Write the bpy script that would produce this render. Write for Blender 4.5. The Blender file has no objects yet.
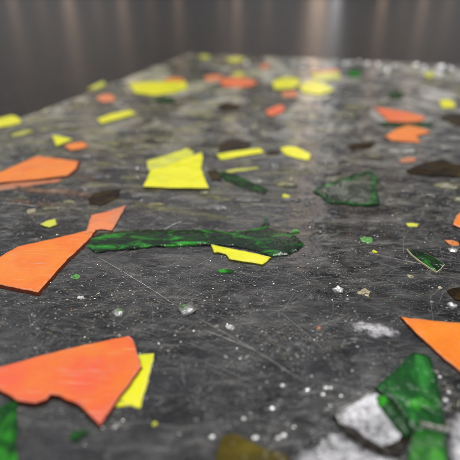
import bpy, bmesh, math, random
from mathutils import Vector, Matrix
from mathutils.geometry import delaunay_2d_cdt
from mathutils import noise as mnoise

random.seed(11)
R = random.Random(5)
S = bpy.context.scene
C = bpy.data.collections.new('scene_collection'); S.collection.children.link(C)

# ------------------------------------------------------------------ camera
H = 0.100                       # lens height above the slab's top face (m)
PITCH = math.radians(28.4)
F = 480.0                       # focal length in pixels of a 460 px frame
cam_d = bpy.data.cameras.new('camera'); cam = bpy.data.objects.new('camera', cam_d); C.objects.link(cam)
cam.location = (0, 0, H); cam.rotation_euler = (math.pi/2 - PITCH, 0, 0)
cam_d.sensor_width = 36; cam_d.lens = 36*F/460; cam_d.clip_start = 0.005; cam_d.clip_end = 50
cam_d.dof.use_dof = True; cam_d.dof.focus_distance = 0.178
cam_d.dof.aperture_fstop = (cam_d.lens/1000)/0.0046
S.camera = cam

def ray(px, py):
    u = (px-230)/F; v = (230-py)/F
    c, s = math.cos(PITCH), math.sin(PITCH)
    return Vector((u, c + v*s, -s + v*c))
def at(px, py, z=0.0):
    d = ray(px, py); t = (z-H)/d.z
    return Vector((d.x*t, d.y*t, z))

# ------------------------------------------------------------------ material helpers
class N:
    def __init__(s, name, seeded=True):
        s.m = bpy.data.materials.new(name); s.m.use_nodes = True
        s.t = s.m.node_tree; s.t.nodes.clear()
        s.out = s.t.nodes.new('ShaderNodeOutputMaterial')
        tc = s.t.nodes.new('ShaderNodeTexCoord'); rnd = s.t.nodes.new('ShaderNodeObjectInfo').outputs['Random']
        va = s.t.nodes.new('ShaderNodeVectorMath'); va.operation = 'ADD'
        s.t.links.new(tc.outputs['Object'], va.inputs[0]); s.obj = tc.outputs['Object']
        if seeded:
            s.t.links.new(rnd, va.inputs[1]); s.obj = va.outputs[0]
    def n(s, typ, **kw):
        nd = s.t.nodes.new('ShaderNode'+typ)
        for k, v in kw.items(): setattr(nd, k, v)
        return nd
    def set(s, sock, v):
        if isinstance(v, bpy.types.NodeSocket): s.t.links.new(v, sock)
        elif v is not None:
            if hasattr(sock.default_value, '__len__') and not hasattr(v, '__len__'): v = (v, v, v, 1)
            elif hasattr(v, '__len__') and len(v) == 3 and len(sock.default_value) == 4: v = tuple(v)+(1,)
            sock.default_value = v
    def mapping(s, rot=0.0, scale=(1, 1, 1), vec=None):
        nd = s.n('Mapping'); s.set(nd.inputs['Vector'], vec or s.obj)
        nd.inputs['Rotation'].default_value = (0, 0, rot); nd.inputs['Scale'].default_value = scale
        return nd.outputs[0]
    def noise(s, scale, detail=3, rough=.55, vec=None, dist=0.0, seed=True):
        nd = s.n('TexNoise', noise_dimensions='3D'); s.set(nd.inputs['Vector'], vec or s.obj)
        nd.inputs['Scale'].default_value = scale; nd.inputs['Detail'].default_value = detail
        nd.inputs['Roughness'].default_value = rough; nd.inputs['Distortion'].default_value = dist
        return nd.outputs['Fac']
    def voro(s, scale, vec=None, feature='F1', out='Distance'):
        nd = s.n('TexVoronoi', feature=feature); s.set(nd.inputs['Vector'], vec or s.obj)
        nd.inputs['Scale'].default_value = scale
        return nd.outputs[out]
    def math(s, op, a, b=0.0, clamp=False):
        nd = s.n('Math', operation=op, use_clamp=clamp); s.set(nd.inputs[0], a); s.set(nd.inputs[1], b)
        return nd.outputs[0]
    def ramp(s, f, lo, hi, a=0.0, b=1.0):
        nd = s.n('MapRange'); nd.clamp = True; s.set(nd.inputs[0], f)
        for i, v in zip((1, 2, 3, 4), (lo, hi, a, b)): nd.inputs[i].default_value = v
        return nd.outputs[0]
    def mixc(s, f, a, b):
        nd = s.n('Mix', data_type='RGBA'); s.set(nd.inputs[0], f); s.set(nd.inputs[6], a); s.set(nd.inputs[7], b)
        return nd.outputs[2]
    def bump(s, h, dist, strength=1.0, normal=None):
        nd = s.n('Bump'); s.set(nd.inputs['Height'], h); nd.inputs['Distance'].default_value = dist
        nd.inputs['Strength'].default_value = strength
        if normal: s.set(nd.inputs['Normal'], normal)
        return nd.outputs[0]
    def mixs(s, f, a, b):
        nd = s.n('MixShader'); s.set(nd.inputs[0], f); s.set(nd.inputs[1], a); s.set(nd.inputs[2], b)
        return nd.outputs[0]
    def diffuse(s, c, nrm=None):
        nd = s.n('BsdfDiffuse'); s.set(nd.inputs['Color'], c); s.set(nd.inputs['Normal'], nrm); return nd.outputs[0]
    def transp(s, c):
        nd = s.n('BsdfTransparent'); s.set(nd.inputs['Color'], c); return nd.outputs[0]
    def gloss(s, r, nrm=None, c=(1, 1, 1)):
        nd = s.n('BsdfGlossy'); s.set(nd.inputs['Color'], c); s.set(nd.inputs['Roughness'], r); s.set(nd.inputs['Normal'], nrm); return nd.outputs[0]
    def fresnel(s, ior=1.5, nrm=None):
        nd = s.n('Fresnel'); nd.inputs['IOR'].default_value = ior; s.set(nd.inputs['Normal'], nrm); return nd.outputs[0]
    def done(s, sh):
        s.set(s.out.inputs['Surface'], sh); return s.m

def mat_slab():
    a = N('dark_cast_glass', False)
    w = a.mapping(rot=math.radians(8), scale=(1, 2.6, 1))
    sep = a.n('SeparateXYZ'); a.set(sep.inputs[0], a.obj)
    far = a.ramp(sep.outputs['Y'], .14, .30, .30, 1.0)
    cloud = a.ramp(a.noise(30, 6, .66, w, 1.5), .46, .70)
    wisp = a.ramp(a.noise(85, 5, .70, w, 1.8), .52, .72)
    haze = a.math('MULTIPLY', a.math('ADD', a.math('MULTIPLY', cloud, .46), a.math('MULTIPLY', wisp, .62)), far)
    # worn, finely scuffed patches
    l1 = a.ramp(a.noise(1.0, 2, .65, a.mapping(math.radians(-24), (110, 1500, 1)), .3), .60, .72, 0, .30)
    l2 = a.ramp(a.noise(1.0, 2, .65, a.mapping(math.radians(52), (110, 1500, 1)), .3), .62, .74, 0, .24)
    patch = a.ramp(a.noise(48, 5, .7, None, .6), .46, .64, .06, 1.0)
    grit = a.ramp(a.noise(1250, 2, .7), .60, .70, 0, .55)
    grit = a.math('MULTIPLY', grit, a.ramp(a.noise(75, 4, .65), .46, .62, .10, 1))
    fc = a.ramp(a.noise(17, 5, .68, a.mapping(.1, (1, .75, 1)), 1.4), .49, .58, 0, 1.0)
    haze = a.math('ADD', haze, a.math('MULTIPLY', fc, a.ramp(sep.outputs['Y'], .26, .48)))  # paints pale sheen clouds into the far part
    ed = a.n('Attribute', attribute_name='margin').outputs['Fac']
    haze = a.math('ADD', haze, a.math('MULTIPLY', ed, a.ramp(a.noise(110, 4, .7), .38, .6, .1, .9)))
    f = a.math('ADD', haze, a.math('ADD', a.math('MULTIPLY', a.math('ADD', l1, l2), patch), grit), True)
    yel = a.math('MULTIPLY', a.ramp(a.noise(38, 4, .6, w, 1.0), .42, .60), a.math('MULTIPLY', a.ramp(sep.outputs['X'], .03, .10, 1.0, .15), a.ramp(sep.outputs['Y'], .16, .22)))
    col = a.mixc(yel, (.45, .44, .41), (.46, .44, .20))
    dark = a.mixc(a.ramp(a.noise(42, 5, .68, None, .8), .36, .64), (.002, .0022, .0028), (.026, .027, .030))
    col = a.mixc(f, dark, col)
    h = a.math('ADD', a.math('ADD', a.noise(62, 3, .5, None, .6), a.math('MULTIPLY', a.noise(190, 3, .55, None, .5), .22)), a.math('MULTIPLY', f, -.10))
    b = a.bump(h, .0012, .55)
    rough = a.ramp(patch, 0, 1, .018, .07)
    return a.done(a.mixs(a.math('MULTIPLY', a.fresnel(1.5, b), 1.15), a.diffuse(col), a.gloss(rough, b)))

def mat_opaque(name, c1, c2, c3=None, wear=.4, rough=.13, sheen=1.52, soft=0):
    a = N(name)
    v = a.ramp(a.noise(75, 4, .6), .36, .66)
    col = a.mixc(v, c1, c2)
    if c3: col = a.mixc(a.ramp(a.noise(55, 3, .55), .52, .66), col, c3)
    sc = a.noise(1.0, 2, .5, a.mapping(.9, (90, 2300, 1)), .3)
    sc2 = a.noise(1.0, 2, .5, a.mapping(2.0, (60, 1700, 1)), .3)
    l = a.math('ADD', a.ramp(sc, .62, .72, 0, wear), a.ramp(sc2, .62, .72, 0, wear), True)
    l = a.math('MULTIPLY', l, a.ramp(a.noise(90, 3), .4, .65))
    dirt = a.ramp(a.noise(700, 4, .7), .63, .78, 0, .35)
    col = a.mixc(l, col, (.85, .62, .45) if c1[0] > c1[1]*1.6 else (.85, .85, .45))
    col = a.mixc(dirt, col, tuple(x*.45 for x in c1))
    inw = a.n('Attribute', attribute_name='inward').outputs['Fac']
    chip = a.ramp(a.math('ADD', inw, a.ramp(a.noise(330, 4, .7), .3, .7, .0007, -.0006)), .0, .00045, 1, 0)
    if not soft: col = a.mixc(a.math('MULTIPLY', chip, .45), col, tuple(min(1, x*.75+.16) for x in c2))
    scuf = a.math('MULTIPLY', a.ramp(a.noise(45, 4, .65), .56, .70, 0, .30), a.ramp(a.noise(420, 4, .75), .42, .62))
    col = a.mixc(scuf, col, tuple(min(1, x*.6+.22) for x in c2))
    b = a.bump(a.math('ADD', a.math('ADD', a.noise(110, 3, .5), a.math('MULTIPLY', chip, -.25)), a.math('ADD', a.math('MULTIPLY', l, -.1), a.math('MULTIPLY', a.noise(1300, 3), .06))), .0014, .6)
    dif = a.diffuse(col, b)
    return a.done(soften(a, a.mixs(a.fresnel(sheen, b), dif, a.gloss(a.ramp(a.noise(80, 3), .3, .7, rough*.6, rough*1.6), b)), soft))

def mat_tinted(name, dark, light, tint, body=.6, gl=.7, bumpd=.0018, rough=.07, nscale=120, soft=0, lo=.42, stretch=None):
    """coloured transparent glass with a cloudy body"""
    a = N(name)
    v = a.ramp(a.noise(nscale, 5, .62, a.mapping(0, stretch) if stretch else None, 1.0), lo, lo+.26)
    vv = a.math('POWER', v, 2.0)
    col = a.mixc(vv, dark, light)
    b = a.bump(a.math('ADD', a.noise(nscale*1.3, 4, .55, None, .5), a.math('MULTIPLY', a.noise(900, 3), .10)), bumpd, .7)
    base = a.mixs(body, a.transp(tint), a.diffuse(col, b))
    sh = a.mixs(a.math('MULTIPLY', a.fresnel(1.5, b), gl), base, a.gloss(rough, b))
    return a.done(soften(a, sh, soft))

def soften(a, sh, soft):
    '''thin feathered margin: the piece tapers out towards its outline'''
    if not soft: return sh
    at_ = a.n('Attribute', attribute_name='inward')
    e = a.math('ADD', at_.outputs['Fac'], a.ramp(a.noise(260, 3, .6), .3, .7, -soft*.5, soft*.5))
    return a.mixs(a.ramp(e, 0.0, soft), a.transp((1, 1, 1)), sh)

def mat_clear(name, col=(.55, .56, .54), body=.3, bumpd=.002, sc=180, gl=1.0, soft=0, plus=0):
    a = N(name)
    b = a.bump(a.math('ADD', a.noise(sc, 4, .6, None, .6), a.math('MULTIPLY', a.noise(sc*5, 3), .12)), bumpd, .8)
    f = a.ramp(a.noise(sc*.7, 4, .6), .38, .68, body*.35, body*1.5)
    base = a.mixs(f, a.transp((.9, .91, .9)), a.diffuse(col, b))
    return a.done(soften(a, a.mixs(a.math('MULTIPLY_ADD' if 0 else 'ADD', a.math('MULTIPLY', a.fresnel(1.52, b), gl), plus, True), base, a.gloss(.06, b)), soft))

def mat_silver(soft=0):
    a = N('clear_glass_painted_glare')
    h = a.noise(100, 5, .66, None, 1.4)
    h2 = a.noise(420, 4, .65, None, .8)
    b = a.bump(a.math('ADD', h, a.math('MULTIPLY', h2, .2)), .004, .8)
    f = a.ramp(h, .37, .46)
    col = a.mixc(a.ramp(h2, .34, .54), (.40, .40, .43), (.74, .74, .79))  # near-white colour paints glare on the clear glass
    col = a.mixc(f, (.035, .035, .04), col)
    crink = a.mixc(a.ramp(a.noise(300, 5, .75, None, 2.2), .42, .56), (.05, .05, .055), (.66, .66, .70))
    col = a.mixc(a.ramp(a.noise(85, 3, .55), .46, .58), col, crink)
    return a.done(soften(a, a.mixs(a.math('ADD', a.fresnel(1.5, b), .16, True), a.diffuse(col, b), a.gloss(.07, b)), soft))

def mat_gradgreen():
    a = N('dark_green_glass_with_clear_middle')
    e = a.n('Attribute', attribute_name='inward').outputs['Fac']
    e = a.math('ADD', e, a.ramp(a.noise(150, 4, .65), .3, .7, -.003, .003))
    n1 = a.noise(95, 3, .55, None, 1.4)
    grey = a.mixc(a.ramp(n1, .42, .62), (.030, .040, .030), (.12, .135, .105))
    green = a.mixc(a.ramp(n1, .45, .66), (.002, .022, .005), (.02, .20, .03))
    b = a.bump(a.noise(90, 3, .5, None, .8), .0018, .6)
    return a.done(a.mixs(a.fresnel(1.52, b), a.diffuse(a.mixc(a.ramp(e, .0016, .0048), green, grey), b), a.gloss(.05, b)))

def mat_table():
    a = N('dark_tabletop', False)
    g = a.noise(1.0, 4, .65, a.mapping(.06, (160, 900, 1)), .2)
    g2 = a.noise(420, 3, .7)
    v = a.math('ADD', a.math('MULTIPLY', g, .4), a.math('ADD', a.math('MULTIPLY', g2, .2), a.math('MULTIPLY', a.noise(70, 4, .75), .4)))
    col = a.mixc(a.ramp(v, .35, .66), (.008, .0075, .007), (.040, .035, .032))
    b = a.bump(v, .0007, .55)
    rough = a.ramp(g, .3, .7, .16, .30)
    return a.done(a.mixs(a.math('MULTIPLY', a.fresnel(1.35, b), .52), a.diffuse(col, b), a.gloss(rough, b)))

def mat_plain(name, c, rough=.3, gl=.5, var=.25):
    a = N(name)
    v = a.noise(500, 3)
    col = a.mixc(a.ramp(v, .35, .65), tuple(x*(1-var) for x in c), c)
    return a.done(a.mixs(a.math('MULTIPLY', a.fresnel(1.45), gl), a.diffuse(col), a.gloss(rough)))

M = dict(
    slab=mat_slab(), table=mat_table(), silver=mat_silver(), soft_silver=mat_silver(.0025),
    orange=mat_opaque('orange_glass', (.84, .225, .028), (.86, .255, .036), (.84, .195, .030)),
    red=mat_opaque('red_orange_glass', (.82, .185, .030), (.83, .120, .048), (.82, .20, .026), .6),
    amber=mat_opaque('amber_orange_glass', (.85, .21, .015), (.93, .28, .02), None, .2, .12, 1.6),
    pale=mat_opaque('faded_orange_glass', (.85, .27, .10), (.75, .20, .07), (.55, .22, .12), .35),
    yellow=mat_opaque('yellow_glass', (.82, .80, .010), (.86, .82, .02), (.70, .73, .01), .4),
    lemon=mat_opaque('pale_yellow_glass', (.62, .64, .05), (.74, .75, .08), (.52, .54, .12), .35),
    green=mat_tinted('green_bottle_glass', (.002, .022, .004), (.02, .26, .015), (.03, .30, .05), .72),
    bright=mat_tinted('bright_green_glass', (.006, .055, .010), (.06, .50, .03), (.03, .35, .06), .85, .4, .0016, .08, 85),
    green_rim=mat_tinted('green_glass_edge', (.003, .036, .008), (.016, .17, .025), (.03, .3, .05), 1.0),
    gradgreen=mat_gradgreen(),
    soft_green=mat_tinted('deep_green_bottle_glass', (.002, .018, .004), (.03, .42, .02), (.02, .20, .04), .9, 1.0, .0010, .05, 130, .0008, .44, (.6, 1.25, 1)),
    soft_pale=mat_opaque('dim_orange_glass_and_reflection', (.60, .22, .10), (.45, .16, .07), (.35, .20, .14), .3, soft=.0010),
    soft_lemon=mat_opaque('sunken_yellow_glass', (.42, .43, .07), (.52, .52, .09), (.34, .34, .10), .3, soft=.0010),
    soft_green_dim=mat_tinted('sunken_green_glass', (.004, .03, .006), (.02, .14, .02), (.05, .3, .06), .8, .5, .001, .1, 120, .0012),
    glint=mat_clear('glinting_glass', (.78, .78, .76), .9, .0004, 300, 1.0, 0, .45), rimdark=mat_plain('dark_broken_edge', (.014, .009, .005), .2, .35),
    soft_streak=mat_clear('frosted_glass', (.62, .62, .60), .7, .001, 200, .6, .0008),
    scuff_haze=mat_opaque('scuffed_hazy_glass', (.070, .073, .083), (.025, .026, .03), (.11, .11, .11), .3, .1, 1.5, soft=.005),
    reflection_orange=mat_opaque('painted_orange_reflection', (.20, .105, .06), (.06, .045, .035), (.28, .17, .11), .4, .1, 1.5, soft=.0035),
    smear_yellow=mat_opaque('yellow_smeared_glass', (.20, .195, .075), (.06, .06, .035), (.27, .26, .13), .4, .1, 1.5, soft=.0035),
    brown=mat_tinted('brown_bottle_glass', (.014, .008, .002), (.085, .050, .004), (.30, .17, .02), .85, .6, .0007, .09, 60),
    olive=mat_tinted('olive_glass', (.07, .052, .006), (.15, .115, .012), (.4, .3, .05), .85, .4, .0006, .1, 60),
    clear=mat_clear('clear_glass', (.36, .36, .34), .30), milky=mat_clear('milky_glass', (.42, .41, .37), .5),
    straw=mat_clear('straw_tinted_glass', (.38, .36, .16), .4), grey=mat_clear('grey_glass', (.20, .20, .21), .5), smoky=mat_clear('smoky_green_glass', (.120, .135, .105), 1.0), flank_yellow=mat_plain('yellow_contact_shade', (.13, .12, .008), .3, .3), facet=mat_tinted('faceted_green_glass', (.010, .070, .016), (.04, .30, .045), (.03, .3, .06), .95, .5, .0009, .07, 95, 0, .40, (1.5, .6, 1)), vivid=mat_tinted('vivid_green_glass', (.012, .10, .012), (.10, .55, .045), (.05, .4, .06), .95, .25, .0010, .08, 75), flank=mat_plain('orange_contact_shade', (.11, .020, .006), .3, .3),
    scratch=mat_plain('scratched_glass', (.62, .60, .55), .4, .3), scratch_hair=mat_plain('hairline_scratch', (.40, .39, .36), .3, .6), scratch_dim=mat_plain('faint_scratch', (.30, .30, .29), .4, .3),
    crumb_white=mat_plain('white_crumb', (.72, .73, .72), .2, 1), crumb_tan=mat_plain('tan_crumb', (.50, .44, .28), .3, 1),
    crumb_green=mat_plain('green_crumb', (.12, .36, .08), .25, 1), crumb_orange=mat_plain('orange_crumb', (.75, .24, .06), .3, .7),
    crumb_yellow=mat_plain('yellow_crumb', (.70, .70, .05), .3, .7), crumb_grey=mat_plain('grey_crumb', (.33, .33, .32), .25, 1),
    pale_rim=mat_plain('pale_glass_edge', (.60, .55, .36), .3, .6), lightgreen=mat_plain('light_green_edge', (.22, .62, .10), .2, .9),
    bubble=mat_clear('bubble_skin', (.6, .6, .58), .35, .0006, 400, 1.0, 0, .12),
)

# ------------------------------------------------------------------ object helpers
def link(name, bm, mat, parent=None, loc=None, smooth=False):
    me = bpy.data.meshes.new(name)
    if loc is not None: bmesh.ops.translate(bm, verts=bm.verts, vec=-Vector(loc))
    bm.normal_update(); bm.to_mesh(me); bm.free()
    if smooth:
        for p in me.polygons: p.use_smooth = True
    me.materials.append(mat)
    o = bpy.data.objects.new(name, me); C.objects.link(o)
    if loc is not None: o.location = loc
    if parent is not None:
        o.parent = parent; o.location = Vector(loc or (0, 0, 0)) - parent.location
    return o
def tag(o, label=None, cat=None, group=None, kind=None):
    for k, v in (('label', label), ('category', cat), ('group', group), ('kind', kind)):
        if v: o[k] = v
    return o

def resample(P, step, jit):
    out = []
    n = len(P)
    for i in range(n):
        a, b = P[i], P[(i+1) % n]
        d = b-a; L = d.length
        k = max(1, int(L/step)); nr = Vector((d.y, -d.x)).normalized() if L > 0 else Vector((0, 0))
        ph = R.uniform(0, 9)
        for j in range(k):
            t = j/k
            p = a + d*t
            if j: p = p + nr*(mnoise.noise(Vector((ph+t*L*260, ph, 0)))*jit*1.6 + R.uniform(-.25, .25)*jit)
            out.append(p)
    return out
def area2(P): return sum(P[i].x*P[(i+1) % len(P)].y - P[(i+1) % len(P)].x*P[i].y for i in range(len(P)))
def inset(P, d):
    n = len(P); out = []
    for i in range(n):
        e1 = (P[i]-P[i-1]).normalized(); e2 = (P[(i+1) % n]-P[i]).normalized()
        n1 = Vector((-e1.y, e1.x)); n2 = Vector((-e2.y, e2.x))
        m = n1+n2
        m = m.normalized() if m.length > 1e-6 else n1
        k = 1/max(.5, m.dot(n1))
        out.append(P[i]+m*d*k)
    return out

def plate(P, z, th, bev=.00018, dome=0.0, dz=None, fine=0):
    """a broken flat piece: P ccw 2D outline; bevelled rim, slightly uneven top"""
    bm = bmesh.new()
    Q = inset(P, bev)
    f = dz or (lambda p: 0.0)
    xs = [p.x for p in Q]; ys = [p.y for p in Q]
    pts = list(Q); n = len(Q)
    size = max(max(xs)-min(xs), max(ys)-min(ys)); st = max(size/(fine or 14), .0006)
    def inside(p):
        c = False
        for i in range(n):
            a, b = Q[i], Q[i-1]
            if (a.y > p.y) != (b.y > p.y) and p.x < (b.x-a.x)*(p.y-a.y)/(b.y-a.y)+a.x: c = not c
        return c
    def edged(p):
        m = 9
        for i in range(n):
            a, b = Q[i], Q[i-1]; ab = b-a
            t = max(0, min(1, (p-a).dot(ab)/max(ab.length_squared, 1e-12)))
            m = min(m, (p-a-ab*t).length)
        return m
    y = min(ys)
    while y < max(ys):
        x = min(xs)
        while x < max(xs):
            p = Vector((x+R.uniform(-.3, .3)*st, y+R.uniform(-.3, .3)*st))
            if inside(p) and edged(p) > st*.35: pts.append(p)
            x += st
        y += st
    v, e, fc, *_ = delaunay_2d_cdt(pts, [(i, (i+1) % n) for i in range(n)], [], 1, 1e-7)
    if len(v) != len(pts):
        pass
    ed = [0 if i < n else edged(p) for i, p in enumerate(v)]
    mx = max(ed) or 1
    lay = bm.verts.layers.float.new('inward')
    top = [bm.verts.new((p.x, p.y, z+f(p)+dome*math.sqrt(min(1, ed[i]/mx))+(0 if i < n else R.uniform(-.04, .04)*.001))) for i, p in enumerate(v)]
    for i, vt in enumerate(top): vt[lay] = ed[i]
    for t in fc: 
        try: bm.faces.new([top[i] for i in t])
        except ValueError: pass
    ring1 = [bm.verts.new((p.x, p.y, z+f(p)-bev)) for p in P]
    ring2 = [bm.verts.new((p.x, p.y, z+min(0, f(p))-th)) for p in inset(P, th*.12)]
    m = len(P)
    if len(v) == len(pts):
        for i in range(m):
            j = (i+1) % m
            bm.faces.new((ring1[i], ring1[j], top[j], top[i]))
    for i in range(m):
        j = (i+1) % m
        bm.faces.new((ring2[i], ring2[j], ring1[j], ring1[i]))
    try: bm.faces.new(list(reversed(ring2)))
    except ValueError: pass
    return bm

def outline(px, z, jit, step=.0011):
    P = [at(x, y, z).xy for x, y in px]
    if area2(P) < 0: P.reverse()
    return resample(P, step, jit)

SHPX = []
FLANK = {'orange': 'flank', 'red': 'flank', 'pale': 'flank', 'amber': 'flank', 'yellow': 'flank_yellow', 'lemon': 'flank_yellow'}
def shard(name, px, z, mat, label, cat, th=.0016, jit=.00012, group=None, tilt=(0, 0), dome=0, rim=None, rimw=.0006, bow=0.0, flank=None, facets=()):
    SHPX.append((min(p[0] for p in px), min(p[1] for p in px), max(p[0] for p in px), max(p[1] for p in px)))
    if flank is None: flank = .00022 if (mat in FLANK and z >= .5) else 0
    z0 = z/1000
    P = outline(px, z0, max(jit, .00018) if mat in FLANK else jit)
    c = sum(P, Vector((0, 0)))/len(P)
    dzf = lambda p: tilt[0]*(p.x-c.x)+tilt[1]*(p.y-c.y)+bow*((p.x-c.x)**2)
    bm = plate(P, z0, th, dome=dome, dz=dzf, fine=44 if mat.startswith(('soft', 'grad')) else 0)
    o = link(name, bm, M[mat], None, (c.x, c.y, z0-th), smooth=mat.startswith('soft'))
    tag(o, label, cat, group)
    if flank:  # dark skirt paints contact shade and dim reflection under the shard
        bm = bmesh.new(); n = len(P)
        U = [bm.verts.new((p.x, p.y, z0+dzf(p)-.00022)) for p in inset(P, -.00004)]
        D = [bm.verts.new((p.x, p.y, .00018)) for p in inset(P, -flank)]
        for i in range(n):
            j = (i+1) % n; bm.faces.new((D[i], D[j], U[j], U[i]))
        link('contact_shade_edge', bm, M[FLANK.get(mat, 'flank')], o, (c.x, c.y, z0-th))
    for fname, fpx, fmat, dzz in facets:
        FP = outline(fpx, z0, .00025)
        link(fname, plate(FP, z0+dzz, .0004, bev=.0001, fine=24), M[fmat], o, (c.x, c.y, z0-th))
    if rim:
        bm = bmesh.new(); Q = inset(P, rimw); n = len(P)
        A = [bm.verts.new((p.x, p.y, z0+dzf(p)+.00006)) for p in inset(P, -.00008)]
        B = [bm.verts.new((p.x+R.uniform(-.2, .2)*rimw, p.y+R.uniform(-.2, .2)*rimw, z0+dzf(p)+.00016)) for p in Q]
        D = [bm.verts.new((p.x, p.y, z0+dzf(p)-th*.8)) for p in inset(P, -.00008)]
        for i in range(n):
            j = (i+1) % n
            bm.faces.new((A[i], A[j], B[j], B[i])); bm.faces.new((D[i], D[j], A[j], A[i]))
        link('rim', bm, M[rim], o, (c.x, c.y, z0-th))
    return o

# ------------------------------------------------------------------ table and slab
TABLE_Z = -.0082
bm = bmesh.new(); bmesh.ops.create_grid(bm, x_segments=2, y_segments=2, size=1.6)
bmesh.ops.translate(bm, verts=bm.verts, vec=(0, .9, TABLE_Z))
tag(link('table_top', bm, M['table']), 'dark matt tabletop under the glass sheet', 'table', kind='structure')

slab = bpy.data.objects.new('glass_sheet', None); C.objects.link(slab)
slab.empty_display_size = .05
tag(slab, 'thick clear sheet of fused recycled glass lying on a dark table', 'glass sheet', kind='thing')
A = at(0, 125).xy; B = at(190, 53).xy; Cc = at(460, 65).xy
dl = (A-B).normalized(); dr = (Cc-B).normalized()
P4 = [B, B+dl*.80, B+dl*.80+dr*.66, B+dr*.66]
if area2(P4) < 0: P4.reverse()
OUT = resample(P4, .004, .0016)
bm = bmesh.new()
st = .005
n = len(OUT)
marg = bm.verts.layers.float.new('margin')
# top sheet as triangulated grid with a slumped, wavy edge
def in_poly(p, Q):
    c = False
    for i in range(len(Q)):
        a, b = Q[i], Q[i-1]
        if (a.y > p.y) != (b.y > p.y) and p.x < (b.x-a.x)*(p.y-a.y)/(b.y-a.y)+a.x: c = not c
    return c
rings = [(0.0, -.0072), (-.0006, -.0040), (0.0004, -.0014), (.0014, -.0004), (.0034, 0.0)]
loops = []
for d, z in rings:
    loops.append([bm.verts.new((p.x, p.y, z + (mnoise.noise(Vector((p.x*120, p.y*120, z*900)))*.0003 if z < 0 else 0))) for p in inset(OUT, d)])
for lp in loops:
    for vt in lp: vt[marg] = 1.0
for a, b in zip(loops, loops[1:]):
    for i in range(n):
        j = (i+1) % n; bm.faces.new((a[i], a[j], b[j], b[i]))
bm.faces.new(list(reversed(loops[0])))
Q4 = inset(P4, .006)
pts = [Vector((v.co.x, v.co.y)) for v in loops[-1]]
xs = [p.x for p in pts]; ys = [p.y for p in pts]
y = min(ys)
while y < max(ys):
    x = min(xs)
    while x < max(xs):
        p = Vector((x+R.uniform(-.2, .2)*st, y+R.uniform(-.2, .2)*st))
        if in_poly(p, Q4): pts.append(p)
        x += st
    y += st
v, e, fc, *_ = delaunay_2d_cdt(pts, [(i, (i+1) % n) for i in range(n)], [], 1, 1e-7)
tv = [loops[-1][i] if i < n else bm.verts.new((p.x, p.y, mnoise.noise(Vector((p.x*55, p.y*110, 3)))*.00012)) for i, p in enumerate(v)]
for t in fc:
    try: bm.faces.new([tv[i] for i in t])
    except ValueError: pass
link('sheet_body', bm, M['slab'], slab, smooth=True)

# ------------------------------------------------------------------ coloured shards
sh = shard
OR, YE, GR, BR = 'orange shard', 'yellow shard', 'green shard', 'brown shard'
# -- front
sh('glass_shard', [(-12, 366), (0, 365), (60, 350), (129, 335), (132.5, 338), (141.5, 365), (115, 402), (100, 424), (79, 404), (66, 399), (59, 395), (50, 394), (46, 399), (35, 402.5), (18, 400), (0, 389), (-12, 387)], 1.6, 'red', 'large red-orange shard with a notched lower edge and pointed bottom, overlapping a yellow sliver', OR, th=.0013, bow=-1.2)
sh('glass_shard', [(128, 355), (154, 353), (153.5, 358), (151, 367), (146, 388), (140, 408), (131, 405), (110, 408)], .25, 'yellow', 'bright yellow sliver sticking out from under the large red-orange shard', YE, th=.0016)
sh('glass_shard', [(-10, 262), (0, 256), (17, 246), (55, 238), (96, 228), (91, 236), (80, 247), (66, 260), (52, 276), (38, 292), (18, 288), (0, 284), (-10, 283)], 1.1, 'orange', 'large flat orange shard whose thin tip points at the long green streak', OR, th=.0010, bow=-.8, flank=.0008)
sh('glass_shard', [(91, 215), (108, 211), (126, 205), (119, 218), (112, 230), (100, 229), (86, 232)], .7, 'pale', 'small faded orange shard touching the end of the long green streak', OR, th=.0014)
sh('glass_shard', [(401, 316.5), (412, 318), (440, 321), (478, 324), (478, 384), (462, 372), (440, 354), (418, 334)], .9, 'amber', 'glossy amber orange shard pointing left above the triangular green shard', OR, th=.0016)
# -- long green streak
sh('glass_shard', [(88, 240), (97, 233), (125, 230), (150, 229), (180, 229.5), (209, 229), (228, 231), (243, 230.5), (259, 227), (262, 222), (263, 217), (267, 216), (269.5, 219), (270, 226), (280, 229), (291, 232), (300, 239), (306, 244), (300, 250), (290, 255), (272, 257.5), (257, 252), (235, 247), (213, 245.5), (185, 246), (150, 247.5), (118, 251), (95, 253), (86, 248)], .35, 'soft_green', 'long dark green streak of bottle glass with a hooked bump near its end', GR, th=.0022, dome=.0012, jit=.00025)
sh('glass_shard', [(211, 244), (224, 247), (240, 250), (255, 253), (271, 257), (268, 260), (263, 264), (246, 261.5), (229, 258.5), (226, 254), (219, 252), (214, 252)], .8, 'yellow', 'bright yellow sliver tucked along the lower side of the long green streak', YE, th=.0011)
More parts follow.
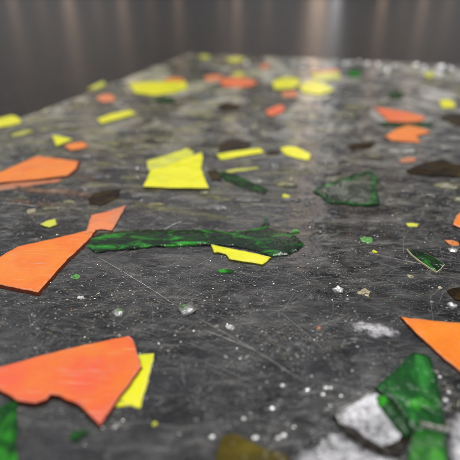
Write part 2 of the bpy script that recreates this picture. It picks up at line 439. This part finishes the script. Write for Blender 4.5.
# -- middle
sh('glass_shard', [(143, 186), (147, 178), (151, 169), (164, 167), (177, 161), (190, 156), (202, 152), (203, 158), (201, 167), (204, 176), (209, 188), (190, 187.5), (170, 187.5)], 1.2, 'yellow', 'large bright yellow shard with curved side, the largest yellow piece', YE, th=.0011)
sh('glass_shard', [(149, 170), (147, 166), (147, 160.5), (165, 155.5), (187, 148), (194, 152), (190, 158), (170, 166)], .3, 'lemon', 'dull yellow shard half hidden behind the largest yellow piece', YE, th=.0014)
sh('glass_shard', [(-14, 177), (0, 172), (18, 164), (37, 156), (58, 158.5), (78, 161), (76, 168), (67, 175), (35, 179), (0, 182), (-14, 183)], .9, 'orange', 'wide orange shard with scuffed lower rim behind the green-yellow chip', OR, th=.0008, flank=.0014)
sh('glass_shard', [(-14, 186), (20, 182), (66, 178), (60, 182), (40, 185), (15, 189), (-14, 193)], .22, 'soft_pale', 'painted dim orange reflection under the scuffed lower rim of the wide orange shard', OR, th=.0012, jit=.0004)  # strip shaped as the wide shard's reflection, not a separate piece
sh('glass_shard', [(88, 198), (96, 192), (108, 190), (121, 189), (119, 194), (116, 198), (101, 205), (90, 204)], .5, 'brown', 'dark brown glass shard just behind the small faded orange shard', BR, th=.0018)
sh('glass_shard', [(313, 191), (324, 184), (345, 178), (371, 170), (374, 175), (378, 177), (376, 182), (375, 188), (378, 196), (380, 204), (356, 205), (340, 203), (328, 202), (322, 196)], .6, 'gradgreen', 'pointed dark glass shard with a dark green margin and grey middle', GR, th=.002, rim='green_rim', rimw=.0011)
sh('glass_shard', [(216, 172), (226, 172), (236, 174), (252, 182), (268, 189), (265, 193), (251, 190.5), (238, 185), (225, 179)], .6, 'green', 'slim dark green splinter beside the largest yellow piece', GR, th=.0018)
sh('glass_shard', [(207, 171), (216, 169), (221, 174), (222, 181), (212, 180)], .3, 'brown', 'tiny brown shard between the largest yellow piece and the green splinter', BR, th=.0015)
sh('glass_shard', [(216, 154), (238, 150.5), (260, 148), (264.5, 152), (240, 156), (221, 159.5)], .8, 'yellow', 'narrow yellow strip in front of a dark brown shard', YE, th=.0012)
sh('glass_shard', [(218, 146), (225, 141), (234, 139), (244, 140.5), (252, 144), (249, 148), (232, 150), (219, 151)], .4, 'brown', 'oval dark brown shard behind the narrow yellow strip', BR, th=.0018)
sh('glass_shard', [(265, 152), (271, 150), (279, 150.5), (280, 154), (268, 155)], .4, 'brown', 'tiny brown shard between two yellow strips', BR, th=.0015)
sh('glass_shard', [(280, 148), (288, 146), (297, 147), (311, 154), (309, 160), (296, 157.5), (285, 154)], .6, 'yellow', 'yellow shard at the end of the row with two yellow strips, behind the green-rimmed shard', YE, th=.0014)
sh('glass_shard', [(222, 171), (236, 168), (258, 166.5), (260, 169), (244, 171.5), (230, 173)], .25, 'soft_lemon', 'dull yellow strip just behind the green splinter', YE, th=.0014, jit=.0003)
sh('glass_shard', [(52, 135), (60, 136), (72.5, 139), (65, 142), (56, 145.5)], .7, 'yellow', 'small yellow triangle beside a small orange shard', YE, th=.0014)
sh('glass_shard', [(64, 145.5), (72, 143), (82, 141.5), (88.5, 145.5), (80, 148.5), (71, 150)], .7, 'orange', 'small orange shard beside the small yellow triangle', OR, th=.0014)
sh('glass_shard', [(407, 249), (415, 250), (424, 252.5), (435, 258), (444.5, 264.5), (441, 269), (437, 272), (429, 267.5), (421, 262), (412, 255)], .55, 'green', 'curved green splinter with pale edges on the clear area', GR, th=.0016, rim='pale_rim', rimw=.00013)
sh('glass_shard', [(453, 224), (456, 216), (460, 212), (474, 208), (474, 230), (460, 227)], .8, 'orange', 'orange shard cut off by the right edge above the brown lump', OR, th=.0014)
sh('glass_shard', [(447, 290), (453, 287.5), (474, 286), (474, 303), (455, 299), (450, 294)], .5, 'brown', 'brown lump at the right edge between two orange shards', BR, th=.0016)
sh('glass_shard', [(406, 170.5), (414, 166), (422, 163), (443, 158.5), (452, 163), (474, 167), (474, 177), (440, 176), (411, 173)], .8, 'brown', 'wide dark brown shard with a peaked top near the right edge', BR, th=.0022)
sh('glass_shard', [(347, 145), (360, 142.5), (376, 141), (371, 148), (352, 149.5)], .45, 'brown', 'dull brown shard behind the green-rimmed shard', BR, th=.0016)
# -- back
sh('glass_shard', [(374, 107), (390, 109), (410, 112.5), (426, 117), (421, 121), (405, 122), (389, 121)], .8, 'red', 'red-orange triangle with its point to the left, farther of the two stacked triangles', OR, th=.0016)
sh('glass_shard', [(385, 136), (396, 129), (408, 125), (420, 127.5), (431, 131.5), (416, 136), (421, 142), (404, 141), (392, 140)], .8, 'orange', 'ragged orange shard in front of the red-orange triangle', OR, th=.0016)
sh('glass_shard', [(396, 160), (408, 156.5), (419, 158), (415, 162), (401, 163)], .3, 'soft_pale', 'washed-out orange smudge of glass beside the wide brown shard', OR, th=.0014, jit=.0003)
sh('glass_shard', [(374, 123), (384, 121.5), (410, 123), (433, 121.5), (434, 126), (410, 128.5), (384, 127.5)], .3, 'soft_green_dim', 'dim green strip between the two orange triangles', GR, th=.0018)
sh('glass_shard', [(440, 117), (446, 114), (455, 113), (474, 115), (474, 127), (455, 125), (446, 120)], .7, 'brown', 'dark brown shard cut off by the right edge near the small yellow chip', BR, th=.0018)
sh('glass_shard', [(439, 101), (448, 98.5), (455, 103), (455, 107), (443, 108)], .9, 'yellow', 'small yellow chip behind the brown shard at the right edge', YE, th=.0016)
sh('glass_shard', [(265, 111), (273, 107), (282, 104), (285, 109), (280, 113), (270, 116)], .9, 'red', 'small red-orange chip standing alone in the clear middle', OR, th=.0016)
sh('glass_shard', [(272, 82), (278, 79), (286, 77), (300, 79), (299, 84), (293, 88), (275, 89)], .9, 'yellow', 'yellow shard touching a larger yellow shard, the smaller of the pair', YE, th=.0018)
sh('glass_shard', [(299, 86), (306, 82), (314, 80.5), (326, 84), (334, 90), (320, 94.5), (303, 92)], 1.1, 'yellow', 'yellow shard with rounded end, the larger of the touching pair', YE, th=.0018)
sh('glass_shard', [(311, 74), (324, 72.5), (339, 72), (341, 78), (326, 80), (314, 79)], .7, 'lemon', 'pale yellow shard behind the touching yellow pair', YE, th=.0016)
sh('glass_shard', [(310, 71.5), (324, 69), (338, 69.5), (339, 71.5), (322, 72.5)], .9, 'orange', 'thin orange sliver along the back of the pale yellow shard', OR, th=.0016)
sh('glass_shard', [(281, 92), (296, 91), (298, 96), (284, 97)], .6, 'pale', 'tiny orange chip in front of the touching yellow pair', OR, th=.0016)
sh('glass_shard', [(219, 80), (228, 77.5), (245, 77.5), (258, 82), (250, 86), (232, 87), (222, 85)], .9, 'red', 'broad red-orange shard near the far edge', OR, th=.0018)
sh('glass_shard', [(204, 76.5), (214, 74), (223, 76), (219, 80), (206, 81)], .7, 'pale', 'faded orange chip beside the broad red-orange shard', OR, th=.0016)
sh('glass_shard', [(129, 84), (140, 82), (165, 81.5), (186, 81.5), (187.5, 88), (176, 92), (155, 95), (135, 92.5)], .9, 'yellow', 'wide yellow shard with a straight top near the far left corner', YE, th=.002)
sh('glass_shard', [(163, 79.5), (172, 77.5), (184, 78.5), (183, 81), (165, 81)], .7, 'orange', 'small orange sliver behind the wide yellow shard', OR, th=.0016)
sh('glass_shard', [(150, 99), (166, 97), (180, 98), (172, 103), (156, 103)], .4, 'soft_green_dim', 'dim green patch in front of the wide yellow shard', GR, th=.0018)
sh('glass_shard', [(87, 89), (95, 84.5), (103, 81), (106, 84), (97, 88)], .8, 'lemon', 'small yellow sliver on the far left rim behind a pale orange chip', YE, th=.0016)
sh('glass_shard', [(95, 98), (103, 94), (112, 94.5), (116, 100), (104, 102)], .6, 'pale', 'pale orange chip near the far left rim', OR, th=.0016)
sh('glass_shard', [(97, 119), (110, 114), (130, 110), (136, 113), (120, 118), (101, 123)], .9, 'yellow', 'long yellow strip near the far left rim', YE, th=.0016)
sh('glass_shard', [(-14, 121), (0, 118), (12, 115), (18, 117), (22, 122), (10, 125), (-14, 129)], .9, 'yellow', 'yellow shard right at the left rim of the sheet', YE, th=.0018)
sh('glass_shard', [(10, 134), (26, 129.5), (36, 130), (24, 135), (12, 137)], .3, 'soft_lemon', 'dull yellow smear in front of the yellow shard at the left rim', YE, th=.0014)
sh('glass_shard', [(217, 105), (226, 102), (240, 104), (238, 110), (224, 111)], .5, 'brown', 'dark brown chip in front of the broad red-orange shard', BR, th=.0018)
sh('glass_shard', [(347, 71), (354, 69), (361, 70), (360, 76), (349, 77)], .9, 'bright', 'bright green chip at the far edge', GR, th=.002)
sh('glass_shard', [(387, 93), (396, 90), (404, 93), (402, 99), (390, 99)], .6, 'green', 'small dark green chip behind the red-orange triangle', GR, th=.002)
sh('glass_shard', [(423, 73), (432, 71.5), (436, 75), (428, 78)], .8, 'lemon', 'tiny yellow chip near the glinting far edge', YE, th=.0016)
sh('glass_shard', [(198, 56), (207, 54.8), (211, 57), (203, 59)], .8, 'lemon', 'tiny yellow chip at the far corner', YE, th=.0016)
sh('glass_shard', [(226, 58), (238, 56.5), (246, 59), (236, 62), (228, 61)], .8, 'lemon', 'yellow chip on the far edge beside the corner', YE, th=.0016)
sh('glass_shard', [(230, 74), (240, 71.5), (246, 74), (238, 76.5)], .6, 'lemon', 'tiny dull yellow chip behind the broad red-orange shard', YE, th=.0016)
sh('glass_shard', [(258, 66), (266, 63.5), (271, 66), (264, 69)], .7, 'pale', 'tiny faded orange chip at the far edge', OR, th=.0016)
# -- bottom
sh('glass_shard', [(-10, 408), (0, 406), (10, 401), (18, 402), (16, 414), (18, 428), (15, 445), (20, 474), (-10, 474)], .5, 'bright', 'blurred green shard in the bottom left corner', GR, th=.0018)
sh('glass_shard', [(65, 434), (76, 429), (91, 427), (92, 435), (80, 441), (69, 443)], .25, 'soft_green_dim', 'dim green spot below the point of the large red-orange shard', GR, th=.0016, jit=.0002)
sh('glass_shard', [(214, 474), (216, 455), (222, 436), (229, 433.5), (238, 434), (252, 442), (268, 449), (288, 455), (292, 474)], .6, 'olive', 'olive brown shard at the bottom edge', BR, th=.0018)
o = sh('glass_shard', [(375, 388), (392, 373), (413, 352.5), (422, 354), (430, 357), (437, 379), (441, 400), (444, 424), (449, 476), (404, 476), (409, 448), (415, 431), (404, 414), (394, 400)], .9, 'facet', 'triangular green shard with straight edges below the glossy amber shard', GR, th=.0020, jit=.00006, rim='green_rim', rimw=.0005,
   facets=[('bright_facet', [(414, 433), (424, 430), (434, 431), (444, 437), (446, 470), (406, 470), (410, 449)], 'vivid', .00012), ('bright_facet', [(408, 399), (420, 396), (432, 404), (437, 414), (424, 413), (412, 408)], 'bright', .00010)])
sh('glass_shard', [(331, 416), (352, 404), (375, 391), (386, 396), (396, 404), (408, 417), (416, 428), (409, 442), (401, 456), (388, 455), (376, 450), (360, 443), (345, 432)], .6, 'rimdark', 'whitish crinkled clear shard with dark border leaning against the green triangle', 'clear shard', th=.002, jit=.00008,
   facets=[('glare_facet', [(336, 416), (346, 409), (356, 402.5), (376, 393), (382, 399), (388, 408), (395, 424), (401, 436), (398, 441), (383, 447), (366, 438), (352, 427), (340, 424)], 'silver', .00025)])
sh('glass_shard', [(376, 396), (384, 394.5), (392, 402), (401, 412), (410, 424), (412, 433), (405, 437), (396, 428), (386, 414), (378, 404)], 1.3, 'bright', 'mottled green splinter across the whitish crinkled shard', GR, th=.001, dome=.0005)
sh('glass_shard', [(420, 420), (436, 424), (452, 426), (452, 431), (436, 430), (421, 426)], 1.4, 'milky', 'pale clear splinter crossing the straight-edged green triangle', 'clear shard', th=.0008, dome=.0004)
sh('glass_shard', [(286, 462), (300, 452), (318, 444), (332, 425), (343, 435), (360, 447), (377, 454), (396, 460), (400, 476), (280, 476)], .5, 'soft_silver', 'wide whitish crumpled clear piece along the bottom edge', 'clear shard', th=.002, dome=.0012, jit=.0004)
sh('glass_shard', [(446, 420), (455, 412), (476, 408), (476, 476), (451, 476)], .4, 'soft_silver', 'whitish crumpled clear piece in the bottom right corner', 'clear shard', th=.002, dome=.0012, jit=.0004)
sh('glass_shard', [(347, 322), (360, 320), (385, 324), (402, 333), (400, 339), (376, 338), (356, 331)], .3, 'soft_silver', 'pale painted reflection patch beside the glossy amber shard', 'clear shard', th=.0016, dome=.0005, jit=.0004)  # added plate stands for a pale reflection on the slab

# ------------------------------------------------------------------ crumbs that stand out
def crumb(px, py, w, mat, label, cat='crumb', group=None, flat=.55, nm='glass_crumb'):
    c = at(px, py, .0001); z = (c-cam.location).length
    r = w*.5*z/F
    bm = bmesh.new(); bmesh.ops.create_icosphere(bm, subdivisions=2, radius=1)
    s = R.uniform(0, 50)
    for v in bm.verts:
        k = 1+.75*mnoise.noise(v.co*1.3+Vector((s, s, s)))+.35*mnoise.noise(v.co*3.1+Vector((s, 0, s)))
        v.co = Vector((v.co.x*r*k, v.co.y*r*k*R.uniform(.9, 1.1), v.co.z*r*flat*k))
    bmesh.ops.translate(bm, verts=bm.verts, vec=c)
    o = link(nm, bm, M[mat], None, (c.x, c.y, 0), smooth=(mat in ('glint', 'bubble')))
    tag(o, label, cat, group); return o
crumb(230, 328, 8, 'crumb_white', 'small white crumb on the dark clear area', flat=.7)
o = crumb(187, 310, 17, 'bubble', 'green and white bubble with a pinkish side beside a dark pit', 'bubble', flat=.4)
crumb(183, 308, 7, 'crumb_green', 'green fleck in the pinkish bubble', flat=.9)
crumb(190, 311, 6, 'crumb_white', 'white fleck in the pinkish bubble', flat=.9)
crumb(118, 312.5, 13, 'bubble', 'round whitish bubble between the orange shards', 'bubble', flat=.4)
crumb(120, 312, 5, 'crumb_green', 'green fleck in the round whitish bubble', flat=1.2)
crumb(338, 290, 9, 'glint', 'bright white crumb with an uneven outline, alone below the curved green splinter', flat=.6)
crumb(364, 293, 10, 'crumb_tan', 'knobbly tan crumb beside the bright white crumb', flat=.6)
crumb(452, 305, 8, 'glint', 'white crumb at the right edge below the brown lump', flat=.6)
crumb(319, 328, 4, 'crumb_orange', 'tiny orange crumb in the scuffed area')
crumb(286, 197, 9, 'crumb_yellow', 'small yellow crumb beyond the long green streak')
crumb(155, 424, 5, 'crumb_yellow', 'tiny yellow crumb below the yellow sliver')
crumb(81, 298, 5, 'crumb_white', 'tiny white crumb beside the tip of the large flat orange shard')
crumb(75, 277, 8, 'crumb_green', 'green crumb in the shadow of the large flat orange shard', flat=.35)
crumb(226, 357+0, 4, 'crumb_grey', 'tiny grey crumb below the white crumb')
crumb(452, 243, 10, 'crumb_orange', 'pale orange crumb at the right edge below an orange shard', flat=.3)
crumb(453, 250, 9, 'glint', 'pale white crumb at the right edge beside the curved green splinter', flat=.3)
crumb(366, 240, 12, 'crumb_green', 'pale green sliver of a crumb in front of the green-rimmed shard', flat=.15)
crumb(32, 211, 8, 'crumb_tan', 'tan crumb in front of the wide orange shard', flat=.3)
crumb(440, 288, 4, 'crumb_tan', 'tan crumb touching the brown lump')
crumb(375, 252, 5, 'crumb_yellow', 'yellowish crumb beside the long scratch')
crumb(410, 276, 5, 'crumb_tan', 'flat tan crumb below the curved green splinter', flat=.3)
crumb(296, 232, 8, 'crumb_green', 'green grain on the end of the long green streak', flat=.5)
for q in [(40, 224)]:
    sh('glass_shard', [(40, 224), (47, 220.5), (55, 218.5), (57, 224), (49, 227)], .6, 'lemon', 'green-yellow chip between the two large orange shards', YE, th=.0012)
sh('glass_shard', [(406, 223), (412, 222.5), (419, 223.5), (417, 226.5), (408, 226)], .5, 'lemon', 'tiny yellow flake in front of the green-rimmed shard', YE, th=.001)
sh('glass_shard', [(218, 269.5), (224, 268.5), (236, 270.5), (230, 273), (221, 272.5)], .3, 'bright', 'tiny green flake below the yellow sliver at the green streak', GR, th=.001)

# ------------------------------------------------------------------ clear chips (pale lens shapes, also standing for wispy reflections, mostly in the far half)
def clear_chip(px, py, w, asp, mat, dome):
    c = at(px, py, .0002)
    zz = (c-cam.location).length
    r = w*.5*zz/F
    k = R.randint(6, 9); a0 = R.uniform(0, 6)
    sl = max(.05, -ray(px, py).normalized().z)
    ry = r*asp/sl
    ry = min(ry, r*1.3)
    P = []
    for i in range(k):
        a = a0+i*2*math.pi/k+R.uniform(-.25, .25); q = R.uniform(.75, 1.1)
        P.append(Vector((c.x+math.cos(a)*r*q, c.y+math.sin(a)*ry*q)))
    P = resample(P, max(.0015, r*.25), r*.05)
    z = R.uniform(.0003, .0006)
    bm = plate(P, z, .0016, dome=dome, bev=.0002)
    o = link('clear_chip', bm, M[mat], None, (c.x, c.y, z-.0016), smooth=True)
    lab = {'clear': 'small clear glass chip fused among the coloured shards', 'milky': 'small milky glass chip fused among the coloured shards',
           'straw': 'small straw-tinted glass chip fused among the coloured shards', 'grey': 'small grey glass chip fused among the coloured shards'}[mat]
    tag(o, lab, 'clear chip', mat + ' chips among the coloured shards')
spots = []
tries = 0
rowsP = []
while len(spots) < 110 and tries < 6000:
    tries += 1
    py = 60 + (R.random()**1.4)*150
    px = R.uniform(-10, 470)
    g = at(px, py).xy
    if not in_poly(g, inset(P4, .006)): continue
    w = R.uniform(12, 40)*(.55+.45*min(1, (py-50)/90))
    if any(abs(px-a) < (w+b)*.46 and abs(py-c) < 4.5+(py-55)*.04 for a, b, c in spots): continue
    if any(x0-w*.5 < px < x1+w*.5 and y0-5 < py < y1+5 for x0, y0, x1, y1 in SHPX): continue
    spots.append((px, w, py))
    clear_chip(px, py, w, R.uniform(.08, .20), R.choice(['clear', 'clear', 'clear', 'milky', 'straw', 'straw', 'grey']), R.uniform(.0004, .0014))
# glinting lumps along the far edge
for px, py, w in [(345, 64, 7), (352, 63, 6), (367, 65, 9), (378, 64, 6), (387, 72, 9), (394, 66, 6), (415, 66, 11), (424, 68, 7), (440, 69, 11), (451, 69, 9), (321, 72, 8), (359, 62, 6), (246, 63, 6), (292, 64, 6), (302, 67, 6)]:
    crumb(px, py, w*.75, 'glint', 'rounded glinting lump on the far edge of the sheet', 'glass lump', 'glinting lumps along the far edge', flat=.8, nm='glass_lump')

# ------------------------------------------------------------------ scratches, bubbles, grit, painted glare and glints: parts of the sheet
def scratch(x0, y0, x1, y1, w, mat, bend=.0):
    a = at(x0, y0); b = at(x1, y1); d = (b-a).xy; L = d.length; n = Vector((-d.y, d.x)).normalized()
    k = max(4, int(L/.0012)); bm = bmesh.new(); prev = None; s = R.uniform(0, 90)
    for i in range(k+1):
        t = i/k
        c = a.xy+d*t+n*(bend*L*4*t*(1-t) + mnoise.noise(Vector((s+t*L*150, 0, 0)))*.0002)
        ww = w*(.35+.65*abs(mnoise.noise(Vector((s, t*L*700, 3))))*1.6)*min(1, 6*t+.1, 6*(1-t)+.1)*.5
        z = .00020
        cur = (bm.verts.new((c.x-n.x*ww, c.y-n.y*ww, z)), bm.verts.new((c.x, c.y, z+ww*.5)), bm.verts.new((c.x+n.x*ww, c.y+n.y*ww, z)))
        if prev:
            bm.faces.new((prev[0], prev[1], cur[1], cur[0])); bm.faces.new((prev[1], prev[2], cur[2], cur[1]))
        prev = cur
    return link('scratch', bm, M[mat], slab)
scratch(97, 257, 178, 307, .00022, 'scratch', .01)
scratch(196, 318, 312, 388, .00042, 'scratch_dim', .02)
scratch(203, 330, 258, 352, .00028, 'scratch', .01)
scratch(365, 252, 425, 265, .00022, 'scratch', -.01)
scratch(368, 254, 470, 273, .00012, 'scratch', -.01)
scratch(131, 231, 160, 233, .0003, 'scratch', -.06)
scratch(160, 233, 183, 221, .0003, 'scratch', .06)
scratch(0, 203, 40, 207, .0004, 'scratch', .02)
scratch(38, 206, 96, 213, .0003, 'scratch_dim', .04)
scratch(331, 416, 376, 390, .0004, 'scratch', 0)
scratch(326, 414, 372, 388, .0003, 'scratch_dim', 0)
scratch(278, 312, 323, 350, .0004, 'scratch_dim', .03)
for i in range(85):
    px, py = R.uniform(0, 460), R.uniform(205, 400)
    a = R.choice([R.gauss(.25, .25), R.gauss(2.6, .3), R.uniform(0, 3.14)])
    L = R.uniform(10, 55)*(.6 if R.random() < .6 else 1)
    scratch(px, py, px+math.cos(a)*L, py+math.sin(a)*L*.55, R.uniform(.00005, .00013), R.choice(['scratch_dim', 'scratch_dim', 'scratch']), R.uniform(-.05, .05))

bm = bmesh.new()
for i in range(1500):
    if R.random() < .55: px, py = R.uniform(-5, 465), R.uniform(200, 350)
    else:
        cx, cy = R.choice([(150, 290), (260, 320), (320, 270), (60, 220), (230, 345), (400, 250), (120, 270)]); px, py = R.gauss(cx, 45), R.gauss(cy, 25)
    a0 = at(px, py); th_ = R.choice([R.gauss(-.45, .18), R.gauss(-.45, .18), R.gauss(.9, .25), R.gauss(.1, .12), R.uniform(0, 3.14)])
    L = R.uniform(.002, .014)*(1 if R.random() < .85 else 2.2); d = Vector((math.cos(th_), math.sin(th_))); nn = Vector((-d.y, d.x)); bd = R.uniform(-.02, .02)*L
    wd = R.uniform(.000006, .000017)*(2 if R.random() < .06 else 1); pv = None
    for k in range(5):
        t = k/4; c = a0.xy+d*L*(t-.5)+nn*bd*4*t*(1-t); ww = wd*(.3+(1 if 0 < k < 4 else 0))
        if not in_poly(c, Q4): pv = None; continue
        cu = (bm.verts.new((c.x-nn.x*ww, c.y-nn.y*ww, .00016)), bm.verts.new((c.x+nn.x*ww, c.y+nn.y*ww, .00016)))
        if pv: bm.faces.new((pv[0], cu[0], cu[1], pv[1]))
        pv = cu
link('hairline_scratches', bm, M['scratch_hair'], slab)['kind'] = 'stuff'
SC = [(45, 191, 130, 9, 'reflection_orange'), (30, 203, 100, 7, 'reflection_orange'), (90, 178, 60, 5, 'reflection_orange'), (112, 166, 60, 8, 'smear_yellow'), (150, 206, 70, 9, 'smear_yellow'), (205, 216, 90, 7, 'smear_yellow'), (295, 171, 60, 7, 'smear_yellow'), (30, 148, 70, 6, 'smear_yellow'), (215, 198, 70, 8, 'smear_yellow'), (120, 145, 70, 6, 'smear_yellow'), (60, 128, 70, 4, 'smear_yellow')]  # orange entries paint the wide shard's reflection; yellow ones are cloudy smears
for px, py, w, h in ((126, 263, 18, 5), (238, 300, 40, 12), (385, 262, 70, 8), (420, 240, 30, 5), (330, 300, 40, 8), (170, 275, 20, 6), (440, 262, 40, 6), (60, 330, 50, 4), (140, 345, 60, 4), (350, 340, 60, 5), (290, 345, 40, 8), (225, 310, 30, 6), (410, 235, 34, 5), (40, 196, 90, 5), (60, 188, 70, 4), (250, 190, 60, 5), (180, 205, 80, 6), (110, 180, 60, 6), (310, 180, 30, 5), (430, 190, 50, 5)):
    SC.append((px, py, w*1.25, h*1.4, 'scuff_haze'))  # scuffs whose bluish tone also paints soft glare
for px, py, w, h, sm in SC:
    P = []
    for i in range(14):
        a = i*2*math.pi/14; q = R.uniform(.5, 1.1)
        P.append(at(px+math.cos(a)*w*.5*q, py+math.sin(a)*h*.5*q + math.cos(a)*w*.05).xy)
    if area2(P) < 0: P.reverse()
    c = sum(P, Vector((0, 0)))/len(P)
    link('scuff_haze', plate(resample(P, .001, .0001), .00019, .0001, bev=.00001, fine=30), M[sm], slab, (c.x, c.y, 0))

for i in range(70):
    px, py = R.uniform(0, 460), R.uniform(215, 455)
    if i < 34: px, py = R.choice([(R.gauss(300, 35), R.gauss(415, 25)), (R.gauss(445, 14), R.gauss(395, 22)), (R.gauss(330, 70), R.gauss(400, 35))])  # clustered ones are added to stand for blurred white glints
    c = at(px, py, .0); r = R.uniform(.0003, .0009)
    bm = bmesh.new(); bmesh.ops.create_uvsphere(bm, u_segments=14, v_segments=8, radius=r)
    bmesh.ops.scale(bm, vec=(1.15, 1, .7), verts=bm.verts); bmesh.ops.translate(bm, verts=bm.verts, vec=c)
    link('bubble_glint', bm, M['glint' if i < 34 and R.random() < .7 else R.choice(['bubble', 'milky', 'clear'])], slab, (c.x, c.y, 0), smooth=True)

def grit(name, mat, count, size, region, pts=None):
    bm = bmesh.new()
    for i in range(count):
        px, py = region()
        if py < 58: continue
        c = at(px, py, .0)
        if not in_poly(c.xy, P4): continue
        r = size*(R.random()**2.2*1.6+.3)
        a = R.uniform(0, 6); k = R.randint(3, 5)
        z = .00016
        top = bm.verts.new((c.x+R.uniform(-.3, .3)*r, c.y+R.uniform(-.3, .3)*r, z+r*R.uniform(.25, .8)))
        ring = [bm.verts.new((c.x+math.cos(a+j*6.283/k)*r*R.uniform(.5, 1.5), c.y+math.sin(a+j*6.283/k)*r*R.uniform(.4, 1.0), z)) for j in range(k)]
        for j in range(k): bm.faces.new((ring[j], ring[(j+1) % k], top))
    o = link(name, bm, M[mat], slab); o['kind'] = 'stuff'
reg_mid = lambda: (R.uniform(-5, 465), R.uniform(190, 350))
def reg_clu():
    cx, cy, s = R.choice([(330, 270, 40), (300, 345, 25), (40, 205, 30), (100, 290, 30), (420, 225, 40), (370, 215, 40), (60, 310, 40), (190, 300, 40), (240, 270, 40), (440, 400, 25)])
    return R.gauss(cx, s), R.gauss(cy, s*.45)
reg_all = lambda: (R.uniform(-5, 465), 100+R.random()**.8*330)
grit('white_grit', 'crumb_white', 1100, .00022, reg_clu)
grit('tan_grit', 'crumb_tan', 1500, .00020, reg_clu)
grit('grey_grit', 'crumb_grey', 2600, .00020, reg_all)
grit('added_sparkle', 'glint', 1200, .00022, reg_all)  # added bits stand for sparkle off the rippled surface
grit('green_grit', 'crumb_green', 60, .00026, reg_all)
grit('orange_grit', 'crumb_orange', 40, .00020, reg_mid)
grit('yellow_grit', 'crumb_yellow', 50, .00020, reg_mid)

# ------------------------------------------------------------------ light
W = bpy.data.worlds.new('World'); S.world = W; W.use_nodes = True
nt = W.node_tree; bg = nt.nodes['Background']
tc = nt.nodes.new('ShaderNodeTexCoord'); sp = nt.nodes.new('ShaderNodeSeparateXYZ'); nt.links.new(tc.outputs['Generated'], sp.inputs[0])
cr = nt.nodes.new('ShaderNodeValToRGB'); nt.links.new(sp.outputs['Z'], cr.inputs[0])
el = cr.color_ramp.elements
el[0].position = 0.0; el[0].color = (.034, .031, .030, 1)
el[1].position = 1.0; el[1].color = (.50, .50, .52, 1)
e = el.new(.16); e.color = (.105, .10, .097, 1)
e = el.new(.45); e.color = (.36, .36, .385, 1)
nz = nt.nodes.new('ShaderNodeTexNoise'); nz.inputs['Scale'].default_value = 3.2; nz.inputs['Detail'].default_value = 4
nt.links.new(tc.outputs['Generated'], nz.inputs['Vector'])
mr = nt.nodes.new('ShaderNodeMapRange'); nt.links.new(nz.outputs['Fac'], mr.inputs[0])
for i_, v_ in zip((1, 2, 3, 4), (.40, .62, .30, 1.9)): mr.inputs[i_].default_value = v_
mx = nt.nodes.new('ShaderNodeVectorMath'); mx.operation = 'SCALE'
nt.links.new(cr.outputs[0], mx.inputs[0]); nt.links.new(mr.outputs[0], mx.inputs['Scale'])
nt.links.new(mx.outputs[0], bg.inputs[0]); bg.inputs[1].default_value = 1.0

def area(name, loc, target, sx, sy, power, col=(1, 1, 1)):
    l = bpy.data.lights.new(name, 'AREA'); l.shape = 'RECTANGLE'; l.size = sx; l.size_y = sy; l.energy = power; l.color = col
    o = bpy.data.objects.new(name, l); C.objects.link(o); o.location = loc
    d = Vector(target)-Vector(loc); o.rotation_euler = d.to_track_quat('-Z', 'Y').to_euler()
    return o
area('ceiling_lamp', (.62, .80, 1.95), (0, .25, 0), 1.1, .7, 31, (1, .98, .95))
area('fill_light', (-1.2, .2, 1.7), (0, .3, 0), .6, .6, 12, (1, .96, .90))  # added soft fill, not a known fixture
# added light strips stand in for unseen pale slats reflected as vertical bands
def strip(px, width, radiance, col, h=1.5, Y=2.6):
    d = ray(px, 0); x = d.x/d.y*Y
    p = radiance*width*h*math.pi
    area('slat_stand_in_light', (x, Y, TABLE_Z+.02+h/2), (x*.0, .2, TABLE_Z+.02+h/2), width, h, p, col)
WARM = (1, .66, .45)
for px, w, r, col in ((319, .078, 1.10, (1, .72, .54)), (336, .045, 1.0, (.95, .95, 1)), (306, .02, .35, WARM), (237, .030, .55, WARM), (222, .02, .25, WARM), (178, .03, .36, WARM), (150, .02, .20, WARM), (122, .04, .42, WARM), (96, .02, .22, WARM),
                      (68, .045, .55, WARM), (40, .02, .22, WARM), (12, .035, .36, WARM), (268, .02, .28, WARM), (383, .03, .60, WARM), (404, .015, .2, WARM), (424, .03, .48, WARM), (450, .02, .3, WARM)):
    strip(px, w, r, col)

S.view_settings.view_transform = 'Standard'; S.view_settings.look = 'None'; S.view_settings.exposure = 0
S.cycles.max_bounces = 4; S.cycles.diffuse_bounces = 2; S.cycles.glossy_bounces = 2; S.cycles.transparent_max_bounces = 8
S.cycles.use_adaptive_sampling = True; S.cycles.adaptive_threshold = .02
S.cycles.use_denoising = True
S.cycles.sample_clamp_indirect = 6
